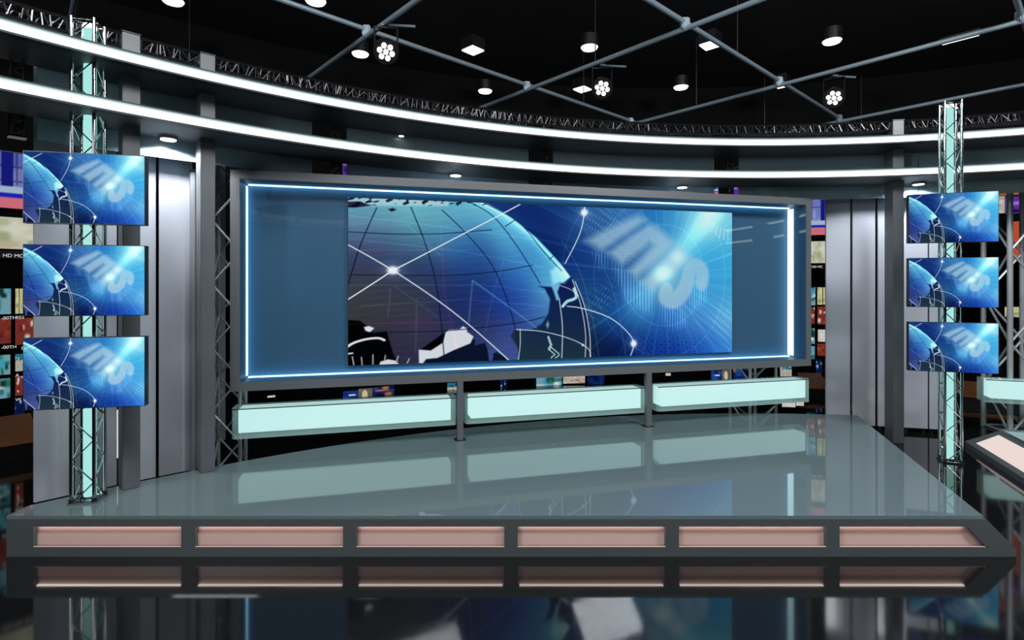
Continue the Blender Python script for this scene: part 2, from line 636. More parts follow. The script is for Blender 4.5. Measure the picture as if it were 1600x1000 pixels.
def column(px0, px1, r, z0, z1, label, dp_=0.16):
    a, x, y = on_circle((px0 + px1) / 2, r)
    to_c = math.atan2(CX - x, y - CY)
    to_e = math.atan2(-x, y)
    wd = (px1 - px0) / F * math.hypot(x, y) * math.cos(to_e) ** 1.0 / math.cos(to_c - to_e)
    t = thing('column', label, 'column', (x, y, z0), -R(a), 'square grey columns')
    MB().box(-wd / 2, wd / 2, 0, dp_, 0.0, z1 - z0).build('shaft', M['column'], t, bevel=0.004)
    MB().box(-wd / 2 - .004, wd / 2 + .004, -.004, dp_ + .004, z1 - z0 + 0.0003, z1 - z0 + 0.006).build('cap', M['black'], t)
    return t


column(194, 217, 7.20, SH, 3.30, 'square grey column just right of the left monitor stack')
column(315, 335, 7.22, SH, 3.30, 'square grey column between left wall panels and the display')
column(1397, 1411, 7.20, 0.0, 3.30, 'square grey column just left of the right monitor stack', 0.19)

# ------------------------------------------------------------------ lighting towers


def tower(x, y, z0, z1, label, flip):
    t = box_truss('lighting_tower', label, x, y, R(flip), z0, z1, 0.125, 0.0115, 0.0042, 0.135, M['chrome'], 'lighting tower', 'lighting towers')
    H = z1 - z0
    cx_ = 0.01 if flip > 0 else -0.01
    b = MB().tube((cx_, 0, 0.03), (cx_, 0, H - 0.05), 0.034, 24)
    b.build('tube_lamp', M['tube'], t, smooth=True)
    MB().tube((cx_, 0, H - 0.0495), (cx_, 0, H - 0.02), 0.035, 24).build('tube_cap', M['lamp_soft'], t)
    MB().box(-0.08, 0.08, -0.08, 0.08, 0.0005, 0.011).build('base_plate', M['chrome'], t)
    for sx_ in (-1, 1):
        for sy_ in (-1, 1):
            MB().tube((sx_ * .0625, sy_ * .0625, 0.0115), (sx_ * .0625, sy_ * .0625, 0.035), 0.015, 10).build('coupler', M['black'], t)
    return t


tower((138 - 800) / F * 3.46, 3.46, SH, 3.285, 'chrome lattice tower with cyan tube behind the left monitors', 12)
tower((1485 - 800) / F * 4.98, 4.98, 0.0, 3.285, 'chrome lattice tower with cyan tube behind the right monitors', -20)

# ------------------------------------------------------------------ picture painting (photo pixel space of the big screen)
SHL, SHR = 264.0, 216.5
SXL, SXR = 544.0, 1143.7


def t_to_px(t, v):
    w_ = t * SHR / ((1 - t) * SHL + t * SHR)
    x = SXL + w_ * (SXR - SXL)
    top = 308.0 + w_ * (333.0 - 308.0)
    bot = 572.0 + w_ * (549.5 - 572.0)
    return x, top + (bot - top) * v


def seg_dist(X, Y, pts):
    D = np.full(X.shape, 1e9)
    for (x0, y0), (x1, y1) in zip(pts[:-1], pts[1:]):
        dx, dy = x1 - x0, y1 - y0
        L = dx * dx + dy * dy + 1e-9
        t = np.clip(((X - x0) * dx + (Y - y0) * dy) / L, 0, 1)
        D = np.minimum(D, np.hypot(X - x0 - t * dx, Y - y0 - t * dy))
    return D


def smooth_pts(pts, n=12):
    """Catmull-Rom through the points"""
    P_ = [pts[0]] + list(pts) + [pts[-1]]
    out = []
    for i in range(1, len(P_) - 2):
        p0, p1, p2, p3 = [np.array(P_[j], float) for j in (i - 1, i, i + 1, i + 2)]
        for k in range(n):
            t = k / n
            out.append(tuple(0.5 * ((2 * p1) + (-p0 + p2) * t + (2 * p0 - 5 * p1 + 4 * p2 - p3) * t * t + (-p0 + 3 * p1 - 3 * p2 + p3) * t ** 3)))
    out.append(tuple(pts[-1]))
    return out


def in_poly(X, Y, pts):
    inside = np.zeros(X.shape, bool)
    n_ = len(pts)
    for i in range(n_):
        x0, y0 = pts[i]
        x1, y1 = pts[(i + 1) % n_]
        if y0 == y1:
            continue
        c = ((y0 > Y) != (y1 > Y)) & (X < (x1 - x0) * (Y - y0) / (y1 - y0) + x0)
        inside ^= c
    return inside


def soft_poly(X, Y, pts, soft):
    d_ = seg_dist(X, Y, list(pts) + [pts[0]])
    ins = in_poly(X, Y, pts)
    sd = np.where(ins, d_, -d_)
    return np.clip(sd / soft * 0.5 + 0.5, 0, 1)


def field(X, Y, samples, sig):
    W = np.zeros(X.shape)
    C = np.zeros(X.shape + (3,))
    for x, y, c in samples:
        k = np.exp(-((X - x) ** 2 + (Y - y) ** 2) / (2 * sig * sig)) + 1e-7
        W += k
        C += k[..., None] * np.array(c, float)
    return C / W[..., None]


def A(cx_, cy_):      # crop 540,300 scale 3.572
    return (540 + cx_ / 3.572, 300 + cy_ / 3.572)


def B(cx_, cy_):      # crop 820,310 scale 4
    return (820 + cx_ / 4.0, 310 + cy_ / 4.0)


BG = [(720, 330, (25, 60, 125)), (760, 345, (18, 44, 112)), (800, 345, (14, 40, 110)), (830, 340, (38, 84, 145)), (800, 380, (12, 34, 96)),
      (850, 400, (18, 56, 128)), (870, 350, (50, 100, 160)), (880, 450, (22, 66, 138)), (860, 470, (32, 76, 118)), (850, 520, (28, 54, 78)),
      (870, 545, (12, 25, 62)), (900, 500, (24, 80, 160)), (930, 545, (9, 26, 84)), (900, 562, (8, 20, 72)), (950, 490, (60, 145, 200)),
      (960, 535, (22, 62, 148)), (1000, 548, (14, 46, 138)), (1050, 552, (22, 66, 170)), (1100, 550, (40, 104, 202)), (1138, 545, (55, 135, 215)),
      (930, 340, (62, 124, 186)), (980, 335, (34, 116, 194)), (1020, 340, (66, 160, 214)), (1060, 335, (125, 208, 232)), (1090, 335, (185, 236, 242)),
      (1140, 345, (130, 218, 238)), (1138, 400, (66, 182, 230)), (1138, 450, (62, 168, 224)), (1138, 500, (118, 192, 228)), (1060, 380, (80, 195, 235)),
      (1085, 420, (66, 170, 226)), (1060, 505, (70, 140, 206)), (1000, 510, (45, 108, 188)), (1000, 390, (100, 170, 215)), (940, 400, (60, 112, 170)),
      (1000, 440, (110, 180, 215)), (900, 370, (40, 90, 155)), (1100, 470, (75, 160, 220)), (800, 330, (16, 44, 112))]
GL = [(560, 330, (110, 185, 200)), (620, 325, (125, 205, 215)), (680, 325, (120, 200, 222)), (740, 350, (105, 198, 225)), (560, 360, (88, 105, 145)),
      (620, 370, (74, 122, 150)), (680, 370, (58, 118, 175)), (750, 390, (78, 165, 215)), (800, 420, (88, 180, 222)), (560, 400, (56, 64, 100)),
      (620, 420, (46, 60, 104)), (700, 430, (28, 54, 116)), (760, 430, (48, 108, 188)), (820, 440, (110, 200, 228)), (560, 450, (64, 64, 76)),
      (600, 470, (58, 60, 68)), (680, 480, (34, 46, 100)), (740, 470, (28, 58, 150)), (790, 490, (74, 130, 192)), (560, 500, (60, 59, 62)),
      (620, 520, (64, 58, 84)), (700, 520, (44, 54, 100)), (760, 520, (48, 68, 140)), (640, 550, (48, 44, 74)), (740, 550, (72, 88, 152)),
      (650, 340, (95, 165, 190)), (700, 400, (45, 85, 155)), (590, 540, (45, 42, 60))]
LIMB = [(640, 296), (685, 305), (708, 314), (736, 331), (755.6, 347.6), (780.8, 370), (806, 398), (822.8, 417.6), (836.8, 437), (850.8, 465), (860.6, 493), (866, 524), (867, 545), (866, 565), (862, 590)]
LX = np.array([p_[0] for p_ in LIMB])
LY = np.array([p_[1] for p_ in LIMB])


def paint(X, Y):
    bg = field(X, Y, BG, 24.0)
    # rays from the bright centre
    th = np.arctan2(Y - 430, X - 1000)
    ray = sum(np.sin(th * f_ + p_) for f_, p_ in ((47, 0.3), (83, 1.7), (121, 4.1), (29, 2.2))) / 4
    rad = np.hypot(X - 1000, Y - 430)
    bg += (np.clip(ray - 0.1, 0, 1) * 30 * np.clip(rad / 70, 0, 1))[..., None] * np.array([.5, .9, 1])
    # circles
    for rr_ in (80, 128, 180):
        bg += (np.exp(-((rad - rr_) / 0.8) ** 2) * 20)[..., None]
    # beam
    b_ = seg_dist(X, Y, [(1105, 325), (1010, 415)])
    bg += (np.exp(-(b_ / 19) ** 2) * 70 * np.clip((445 - Y) / 90, .15, 1))[..., None] * np.array([1, .95, .6])
    # faint digits running diagonally
    dg = (np.sin((X * .8 + Y * .6) * 1.15) > .2) & (np.sin((-X * .5 + Y * .86) * .62) > .1)
    reg = soft_poly(X, Y, [(800, 520), (870, 455), (905, 440), (900, 480), (830, 540)], 12)
    bg += (dg * reg * 34)[..., None] * np.array([.7, 1, .8])
    reg = soft_poly(X, Y, [(1020, 480), (1140, 480), (1143, 560), (1090, 520)], 20)
    bg += (dg * reg * 30)[..., None]
    reg = soft_poly(X, Y, [(835, 322), (900, 322), (940, 350), (880, 380)], 14)
    bg += (dg * reg * 30)[..., None]
    # hexagons at the bottom
    hx = np.cos(X * .37) * np.cos(Y * .6 + np.floor(X * .0589) * 3.14)
    reg = soft_poly(X, Y, [(950, 520), (1070, 520), (1100, 560), (940, 560)], 14)
    bg -= ((hx > .55) * reg * 16)[..., None]
    # drips under the letters
    for poly, per in (([B(200, 330), B(300, 330), B(300, 420), B(240, 440)], 5.2), ([B(330, 400), B(640, 560), B(620, 720), B(420, 640)], 5.6),
                      ([B(690, 660), B(900, 660), B(900, 790), B(800, 830), B(700, 780)], 5.0), ([B(920, 520), B(1070, 480), B(1070, 640), B(930, 720)], 5.0)):
        reg = soft_poly(X, Y, poly, 6)
        bg += ((np.sin(X * 2 * math.pi / per) > .25) * reg * 46)[..., None] * np.array([.8, 1, 1])
    # slanted hatching
    reg = soft_poly(X, Y, [B(420, 560), B(640, 560), B(600, 740), B(440, 700)], 8)
    bg += ((np.sin((X + Y) * 1.6) > .2) * reg * 30)[..., None]
    # NEWS, four big translucent slanted letters
    tint = np.array([184, 214, 230.])
    mask = np.zeros(X.shape)
    for poly in ([B(150, 260), B(300, 180), B(520, 95), B(590, 130), B(420, 230), B(265, 325)],
                 [B(300, 335), B(460, 230), B(610, 150), B(700, 200), B(560, 310), B(400, 410)],
                 [B(600, 150), B(660, 170), B(790, 270), B(700, 330), B(560, 250)],
                 [B(450, 450), B(600, 320), B(720, 230), B(800, 275), B(640, 400), B(505, 492)],
                 [B(540, 525), B(690, 400), B(830, 280), B(950, 375), B(780, 480), B(625, 578)]):
        mask = np.maximum(mask, soft_poly(X, Y, poly, 7))
    sp = smooth_pts([B(1025, 520), B(1030, 465), B(985, 430), B(930, 445), B(905, 520), B(865, 590), B(795, 635), B(735, 620), B(735, 580)], 8)
    sdist = seg_dist(X, Y, sp)
    mask = np.maximum(mask, np.clip((17.0 - sdist) / 6, 0, 1))
    hat = 0.9 + 0.1 * np.sin(Y * 1.7)
    mask = (mask * 0.74 * hat)[..., None]
    # glare in the middle of the letters
    bg = bg * (1 - mask) + tint * mask
    bg += (np.exp(-((X - 998) / 19.0) ** 2 - ((Y - 428) / 14.0) ** 2) * 95)[..., None] * np.array([.8, .85, .55])
    bg += (np.exp(-((X - 1026) / 16.0) ** 2 - ((Y - 402) / 12.0) ** 2) * 45)[..., None] * np.array([.9, .8, .5])
    out = bg
    # ---- globe
    xl_ = np.interp(Y, LY, LX)
    dl = (xl_ - X) * np.clip(0.55 + (Y - 300) / 300, .55, 1)
    g = field(X, Y, GL, 24.0)
    g += (np.exp(-(dl / 11.0) ** 2) * 70)[..., None] * np.array([.8, 1, 1])
    g += (np.exp(-((dl - 4) / 1.2) ** 2) * 60)[..., None]
    # streaks
    st = np.sin(Y * .9 + X * .11) * np.sin(Y * .33 + 2)
    g += (np.clip(st - .3, 0, 1) * 13)[..., None] * np.array([.6, .9, 1.2])
    # sea in the east
    sea = soft_poly(X, Y, [A(870, 525), A(905, 540), A(935, 600), A(925, 680), A(890, 740), A(830, 775), A(745, 778), A(728, 810), A(760, 870), A(775, 960), A(1200, 960), A(1200, 700), A(1120, 570), A(1050, 470), A(1010, 505), A(940, 530)], 1.5)[..., None]
    seac = np.array([14, 32, 88.]) * np.clip((560 - Y) / 110, 0, 1)[..., None] + np.array([30, 52, 66.]) * (1 - np.clip((560 - Y) / 110, 0, 1))[..., None]
    g = g * (1 - sea) + seac * sea
    lt = np.array([186, 226, 236.])

    def over(dst, m_, c):
        m_ = m_[..., None]
        return dst * (1 - m_) + np.array(c, float) * m_
    g += (soft_poly(X, Y, [A(935, 440), A(985, 405), A(1045, 470), A(1015, 512), A(990, 500), A(950, 520)], 3) * 70)[..., None] * np.array([1, .8, .6])
    g = over(g, soft_poly(X, Y, [A(940, 520), A(990, 515), A(975, 560), A(988, 600), A(970, 608), A(955, 560)], 1.2), (120, 190, 222))
    g = over(g, np.clip(2.6 - seg_dist(X, Y, smooth_pts([A(1005, 640), A(1030, 612), A(1060, 602), A(1082, 585), A(1070, 540)], 6)) * .9, 0, 1), lt)
    g = over(g, soft_poly(X, Y, [A(912, 745), A(922, 722), A(930, 745), A(920, 768)], 1.2), (120, 170, 190))
    g = over(g, np.clip(2.2 - seg_dist(X, Y, [A(925, 815), A(940, 860), A(930, 885)]), 0, 1), (170, 205, 205))
    g = over(g, np.clip(1.4 - np.abs(seg_dist(X, Y, [A(935, 880), A(975, 915), A(950, 935)]) - 2.5), 0, 1), (170, 205, 205))
    g = over(g, soft_poly(X, Y, [A(728, 810), A(745, 775), A(800, 780), A(795, 830), A(760, 860)], 1.2), (28, 48, 72))
    # black and white shapes low on the left
    g = over(g, soft_poly(X, Y, [A(-40, 712), A(60, 720), A(90, 755), A(110, 790), A(165, 778), A(175, 830), A(190, 900), A(215, 985), A(-40, 985)], 1.0), (3, 3, 5))
    g = over(g, soft_poly(X, Y, [A(75, 755), A(95, 750), A(115, 762), A(98, 786), A(80, 775)], .8), (235, 238, 240))
    g = over(g, np.clip(2.2 - seg_dist(X, Y, smooth_pts([A(-5, 885), A(30, 848), A(80, 825), A(130, 818), A(155, 830)], 6)), 0, 1), (235, 236, 240))
    g = over(g, np.clip(1.6 - seg_dist(X, Y, [A(14, 905), A(30, 902)]), 0, 1), (235, 236, 240))
    g = over(g, soft_poly(X, Y, [A(130, 985), A(140, 950), A(170, 938), A(200, 945), A(230, 985)], .8), (225, 226, 232))
    g = over(g, soft_poly(X, Y, [A(310, 880), A(400, 798), A(425, 785), A(405, 860), A(350, 892)], 1), (4, 4, 8))
    g = over(g, soft_poly(X, Y, [A(300, 990), A(330, 935), A(380, 930), A(450, 885), A(535, 815), A(552, 835), A(550, 862), A(600, 848), A(612, 890), A(625, 990)], 1), (12, 20, 44))
    g = over(g, soft_poly(X, Y, [A(630, 990), A(640, 910), A(655, 900), A(700, 930), A(720, 990)], 1), (14, 22, 50))
    g = over(g, soft_poly(X, Y, [A(298, 885), A(350, 890), A(405, 845), A(415, 790), A(430, 773), A(480, 770), A(495, 752), A(512, 765), A(515, 785), A(545, 812), A(530, 850), A(450, 890), A(380, 932), A(330, 938), A(300, 990)], .8), (228, 228, 234))
    # ice and dark blots along the top
    ice = (np.clip((A(0, 78)[1] - Y) / 3, 0, 1)) * (X < 660) * .7
    g = over(g, ice, (196, 226, 232))
    nz = np.sin(X * .31 + 1) + np.sin(X * .113 + Y * .9) + np.sin(X * .57 + Y * .4)
    blot = ((nz > .75) & (Y < 318 + 2 * np.sin(X * .2)) & (X < 735)).astype(float)
    g = over(g, blot * .9, (10, 14, 44))
    g = over(g, soft_poly(X, Y, [A(-20, 55), A(60, 50), A(80, 62), A(105, 72), A(40, 85), A(-20, 82)], 1), (8, 12, 40))
    g = over(g, soft_poly(X, Y, [A(170, 92), A(190, 85), A(205, 95), A(185, 106)], 1), (10, 14, 44))
    # graticule
    gl = np.zeros(X.shape)
    for pl in ([A(125, 85), A(60, 300), A(14, 520)], [A(265, 80), A(330, 300), A(380, 560), A(412, 960)], [A(400, 95), A(520, 240), A(650, 440), A(745, 740), A(775, 960)],
               [A(520, 45), A(640, 130), A(760, 300), A(880, 510)], [A(0, 220), A(200, 232), A(400, 228), A(630, 205)], [A(0, 462), A(400, 465), A(640, 445), A(840, 406)],
               [A(60, 785), A(400, 780), A(760, 735), A(905, 700)], [A(600, 55), A(770, 165), A(900, 330), A(1000, 440)], [A(700, 185), A(748, 150)], [A(930, 375), A(960, 345)]):
        gl = np.maximum(gl, np.clip(1.15 - seg_dist(X, Y, smooth_pts(pl, 6)), 0, 1))
    g = over(g, gl * .85, (8, 20, 44))
    # faint lines
    fl = np.zeros(X.shape)
    for pl in ([A(14, 130), A(400, 190), A(850, 260)], [A(14, 260), A(500, 330), A(900, 420)], [A(60, 640), A(500, 600), A(900, 640)], [A(14, 520), A(600, 520), A(900, 560)],
               [A(690, 385), A(640, 560), A(600, 790)], [A(290, 600), A(285, 900)], [A(180, 540), A(170, 700)], [A(390, 350), A(250, 180)], [A(200, 530), A(380, 700)]):
        fl = np.maximum(fl, np.exp(-(seg_dist(X, Y, pl) / 1.0) ** 2))
    g += (fl * 18)[..., None] * np.array([.7, .9, 1.2])
    rd = np.zeros(X.shape)
    for pl in ([A(14, 325), A(440, 318)], [A(14, 738), A(460, 730)], [A(395, 200), A(410, 560), A(470, 900)]):
        rd = np.maximum(rd, np.exp(-(seg_dist(X, Y, pl) / 1.0) ** 2))
    g += (rd * 30)[..., None] * np.array([1, 0, .2])
    gm = np.clip(dl / 1.2 + .5, 0, 1)[..., None]
    out = out * (1 - gm) + g * gm

    def add_line(pl, wd, c, amt, curve=True):
        nonlocal out
        dd = seg_dist(X, Y, smooth_pts(pl, 8) if curve else pl)
        m_ = (np.clip((wd - dd) / .9 + .5, 0, 1) * amt)[..., None]
        out = out * (1 - m_) + np.array(c, float) * m_
    # glowing blue angle
    add_line([A(540, 495), A(522, 730)], 1.2, (96, 156, 220), .35, False)
    add_line([A(540, 495), A(860, 762)], 1.4, (96, 156, 220), .45, False)
    wht = (244, 250, 255)
    add_line([A(-10, 275), A(190, 437), A(450, 672), A(725, 955)], .7, wht, 1)
    add_line([A(-10, 622), A(190, 437)], .8, wht, 1, False)
    add_line([A(190, 437), A(480, 240), A(800, 45)], .8, wht, 1)
    add_line([(856, 300), (856, 330), (848, 365), (825, 411)], .7, wht, .95)
    add_line([A(1030, 640), B(130, 690), B(300, 742), B(420, 820), B(487, 905), B(462, 995)], .7, wht, .95)
    add_line([A(755, 772), A(900, 785), A(1060, 830), A(1155, 885), A(1165, 945)], .6, wht, .9)
    add_line([A(985, 600), A(1003, 760), A(998, 960)], .7, wht, .85)
    add_line([A(1060, 490), A(1110, 640), A(1136, 800), A(1132, 960)], .6, wht, .9)
    add_line([A(1075, 500), A(1130, 640), A(1162, 810), A(1162, 960)], .6, wht, .9)
    add_line([A(985, 520), A(1050, 545), A(1095, 580)], .5, wht, .8)
    add_line([A(775, 770), A(775, 860), A(765, 950)], .6, wht, .8)
    for k, (x_, yt, yb) in enumerate(((30, 922, 968), (65, 925, 970), (110, 912, 965), (160, 916, 940), (212, 920, 950), (258, 935, 962))):
        add_line([A(x_, yt), A(x_ - (k - 2) * 3, yb)], .7, (215, 216, 222), .8, False)
    for p0, p1 in (((1045, 100), (1015, 150)), ((1085, 118), (1052, 165)), ((1105, 130), (1076, 180)), ((1137, 155), (1108, 206)), ((1166, 175), (1143, 228)), ((1195, 188), (1180, 245)), ((1228, 193), (1219, 256)), ((1258, 200), (1257, 260))):
        add_line([B(*p0), B(*p1)], .7, (226, 248, 252), .9, False)
    for pl in ([B(0, 260), B(120, 470), B(200, 760), B(240, 990)], [B(140, 180), B(260, 400), B(360, 640), B(430, 990)], [B(150, 60), B(330, 260)]):
        add_line(pl, .35, (120, 170, 170), .5)
    for (cx_, cy_), r_ in ((A(190, 437), 6.5), ((856, 330), 5.5), (B(487, 912), 5.5), (A(1120, 860), 1.6)):
        dd = np.hypot(X - cx_, Y - cy_)
        m_ = (np.clip(1.5 - dd / r_, 0, 1) ** 1.4)[..., None]
        m_ = np.clip(m_, 0, 1)
        out = out * (1 - m_) + np.array([252, 250, 246.]) * m_
        out += (np.exp(-(dd / (r_ * 2.0)) ** 2) * 40)[..., None]
    return np.clip(out, 0, 255)


def lin(a):
    a = a / 255.0
    return np.where(a <= 0.04045, a / 12.92, ((a + 0.055) / 1.055) ** 2.4)


def picture_mesh(name, w_, h_, nx, ny, rgb, y=0.0, z0=0.0, x0=0.0):
    """flat grid x0..x0+w_, z0..z0+h_ facing -y; rgb array (ny+1, nx+1, 3), row 0 = top"""
    xs = np.linspace(x0, x0 + w_, nx + 1)
    zs = np.linspace(z0 + h_, z0, ny + 1)
    X, Z = np.meshgrid(xs, zs)
    co = np.stack([X, np.full(X.shape, y), Z], -1).reshape(-1, 3)
    idx = np.arange((nx + 1) * (ny + 1)).reshape(ny + 1, nx + 1)
    f = np.stack([idx[1:, :-1], idx[1:, 1:], idx[:-1, 1:], idx[:-1, :-1]], -1).reshape(-1, 4)
    me = bpy.data.meshes.new(name)
    me.vertices.add(len(co))
    me.vertices.foreach_set('co', co.ravel())
    me.loops.add(f.size)
    me.loops.foreach_set('vertex_index', f.ravel())
    me.polygons.add(len(f))
    me.polygons.foreach_set('loop_start', np.arange(0, f.size, 4))
    me.polygons.foreach_set('loop_total', np.full(len(f), 4))
    me.update(calc_edges=True)
    at = me.color_attributes.new('picture', 'FLOAT_COLOR', 'POINT')
    c = np.ones((len(co), 4))
    c[:, :3] = lin(rgb).reshape(-1, 3)
    at.data.foreach_set('color', c.ravel().astype(np.float32))
    return me


# ------------------------------------------------------------------ the wide display
DX, DY = -2.241, 4.32
DR = math.atan2(1.43, 5.404)
disp = thing('framed_display', 'very wide grey framed display box showing a blue globe news picture', 'display', (DX, DY, 0), DR)


def dp(px, py, yl=0.0):
    return on_plane(px, py, DX, DY, DR, yl)


x0, zt0 = dp(359.5, 265)
_, zb0 = dp(359.5, 613)
x1, zt1 = dp(1267.5, 309.5)
_, zb1 = dp(1267.5, 571)
OT, OB = (zt0 + zt1) / 2, (zb0 + zb1) / 2
xi0, zit0 = dp(374.5, 279)
_, zib0 = dp(374.5, 600)
xi1, zit1 = dp(1260, 320)
_, zib1 = dp(1260, 560)
IT, IB = (zit0 + zit1) / 2, (zib0 + zib1) / 2
DEP = 0.25
fr = MB()
fr.box(x0, xi0, 0, DEP + 0.03, OB, OT)
fr.box(xi1, x1, 0, DEP + 0.03, OB, OT)
fr.box(xi0, xi1, 0, DEP + 0.03, IT, OT)
fr.box(xi0, xi1, 0, DEP + 0.03, OB, IB)
fr.build('frame', M['frame'], disp)
MB().box(xi0 + .0005, xi1 - .0005, DEP + 0.001, DEP + 0.02, IB + .0005, IT - .0005).build('back_panel', M['backpanel'], disp)
# blue reveal lining
rv = MB()
rv.box(xi0 + .0004, xi0 + .004, 0.006, DEP, IB + .0005, IT - .0005)
rv.box(xi1 - .004, xi1 - .0004, 0.006, DEP, IB + .0005, IT - .0005)
rv.box(xi0 + .0045, xi1 - .0045, 0.006, DEP, IT - .004, IT - .0004)
rv.box(xi0 + .0045, xi1 - .0045, 0.006, DEP, IB + .0004, IB + .004)
rv.build('reveal_lining', M['backpanel'], disp)
MB().box(xi0 + .0045, xi0 + .012, 0.212, DEP - .004, IB + .02, IT - .02).build('led_strip', M['led_blue'], disp)
MB().box(xi0 + .02, xi1 - .02, 0.212, DEP - .004, IT - .012, IT - .0045).build('led_strip', M['led_blue'], disp)
MB().box(xi0 + .02, xi1 - .02, 0.212, DEP - .004, IB + .0045, IB + .012).build('led_strip', M['led_blue'], disp)
MB().box(xi1 - .016, xi1 - .0045, 0.175, DEP - .002, IB + .02, IT - .02).build('led_strip', M['led_white'], disp, label='broad bright white led strip at the right end')
SYL = 0.21
sx0, st0 = dp(544, 308, SYL)
_, sb0 = dp(544, 572, SYL)
sx1, st1 = dp(1143.7, 333, SYL)
_, sb1 = dp(1143.7, 549.5, SYL)
ST, SB = (st0 + st1) / 2, (sb0 + sb1) / 2
scr = MB().box(sx0, sx1, SYL + .001, SYL + .02, SB, ST).build('screen', M['bezel'], disp)
MB().box(sx0 + .2, sx1 - .2, SYL + .0205, DEP, SB + .2, ST - .2).build('screen_mount', M['black'], disp)
nx, ny = 900, 380
T, V = np.meshgrid(np.linspace(0, 1, nx + 1), np.linspace(0, 1, ny + 1))
PX, PY = t_to_px(T, V)
me = picture_mesh('screen_picture', sx1 - sx0, ST - SB, nx, ny, paint(PX, PY), SYL - .0005, SB, sx0)
me.materials.append(M['pic_main'])
o = bpy.data.objects.new('screen_picture', me)
COL.objects.link(o)
o.parent = scr
MB().box(xi0 + .005, xi1 - .005, 0.002, 0.0055, IB + .005, IT - .005).build('front_glass', M['glass'], disp)
# posts from the stage up to the frame
for pa, pb in ((715, 724), (1010.5, 1018.5)):
    xa, _ = dp(pa, 600, 0.0)
    xb, _ = dp(pb, 600, 0.0)
    MB().box(xa, xb, 0.0, 0.05, SH, OB - .0005).build('support_post', M['column'], disp)
    MB().box(xa - .02, xb + .02, -0.01, 0.08, SH + 0.0003, SH + 0.006).build('foot_plate', M['black'], disp)

# ------------------------------------------------------------------ glowing light boxes under the display
bt, bb = [], []
for px, yt, yb in ((361, 640, 687.5), (713.5, 621.5, 664), (1029, 603, 643), (1266, 592, 628)):
    bt.append(dp(px, yt)[1])
    bb.append(dp(px, yb)[1])
BT, BBz = sum(bt) / 4, sum(bb) / 4


def light_box(x_a, x_b, y0, y1, z0, z1, ox, oy, rz, label, post=True):
    t = thing('light_box', label, 'light box', (ox, oy, z0), rz, 'cyan light boxes under the displays')
    e = 0.022
    h = z1 - z0
    sh = MB()
    c = 0.03
    # frosted shell with bevelled vertical ends, open like a casing: outer skin only
    out = [(x_a, y0 + c), (x_a + c * .6, y0), (x_b - c * .6, y0), (x_b, y0 + c), (x_b, y1), (x_a, y1)]
    sh.prism(out, 0, h)
    sh.build('frosted_casing', M['box_shell'], t)
    MB().box(x_a + 0.05, x_b - 0.05, y0 + .012, y1 - e, 0.045, h - 0.008).build('lamp_core', M['box_core'], t, bevel=0.003)
    MB().box(x_a + 0.002, x_b - 0.002, y0 - 0.0022, y0 - 0.0002, h - 0.009, h - 0.001).build('edge_line', M['rim'], t)
    # brackets up to the frame / back
    return t


xa1, xb1 = dp(361, 650)[0], dp(713.5, 650)[0]
xa2, xb2 = dp(727.5, 650)[0], dp(1009.5, 650)[0]
xa3, xb3 = dp(1029, 650)[0] - 0.06, dp(1266, 650)[0]
xb2 = dp(1014, 650)[0] - 0.03
light_box(xa1, xb1, 0.0, 0.2, BBz, BT, DX, DY, DR, 'long cyan glowing light box under the left end of the display')
light_box(xa2, xb2, 0.0, 0.2, BBz, BT, DX, DY, DR, 'long cyan glowing light box under the middle of the display')
light_box(xa3 + .05, xb3, 0.0, 0.2, BBz, BT, DX, DY, DR, 'long cyan glowing light box under the right end of the display')
# second display's light box at the right edge
rz2 = math.atan2(-0.34, 0.94)
light_box(0, 2.2, 0.0, 0.2, BBz, BT, 4.98, 5.72, rz2, 'cyan glowing light box cut off by the right edge of the photo')

# ------------------------------------------------------------------ support trusses
c_, s_ = math.cos(DR), math.sin(DR)


def dloc(lx, ly):
    return DX + lx * c_ - ly * s_, DY + lx * s_ + ly * c_


# left: chords at px 340..378, behind the display end
lx_, _ = dp(358, 500, 0.45)
x, y = dloc(lx_, 0.45)
box_truss('support_truss', 'grey steel box truss holding the left end of the display', x, y, DR, 0.0, 2.98, 0.22, 0.016, 0.009, 0.27, M['steel'], group='steel trusses behind the displays')
lx_, _ = dp(1176, 500, 0.56)
x, y = dloc(lx_, 0.56)
box_truss('support_truss', 'grey steel box truss behind the right end of the display', x, y, DR, 0.0, 2.98, 0.34, 0.018, 0.009, 0.27, M['steel'], group='steel trusses behind the displays')
x, y = (1588 - 800) / F * 6.05, 6.05
box_truss('support_truss', 'big grey steel box truss at the right edge of the photo', x, y, R(-8), 0.0, 2.98, 0.40, 0.027, 0.013, 0.5, M['steel'], group='steel trusses behind the displays', n=14)

# ------------------------------------------------------------------ monitors
H = 0.431
W = 0.652
nx, ny = 380, 230
T, V = np.meshgrid(np.linspace(0, 1, nx + 1), np.linspace(0, 1, ny + 1))
PX, PY = t_to_px(0.3135 + 0.674 * T, -0.039 + 1.057 * V)
mon_pic = picture_mesh('screen_picture', W - .008, H - .008, nx, ny, paint(PX, PY), -0.0005, .004, -W / 2 + .004)
mon_pic.materials.append(M['pic_mon'])


def make_monitor(loc, rz, label):
    t = thing('monitor', label, 'monitor', loc, rz, 'flat monitors mounted on the lighting towers')
    MB().box(-W / 2, W / 2, 0, 0.05, 0, H).build('bezel', M['bezel'], t, bevel=0.002)
    o_ = bpy.data.objects.new('screen_picture', mon_pic)
    COL.objects.link(o_)
    o_.parent = t
    MB().box(-0.06, 0.06, 0.0502, 0.07, H / 2 - .06, H / 2 + .06).build('mount_bracket', M['black'], t)
    return t


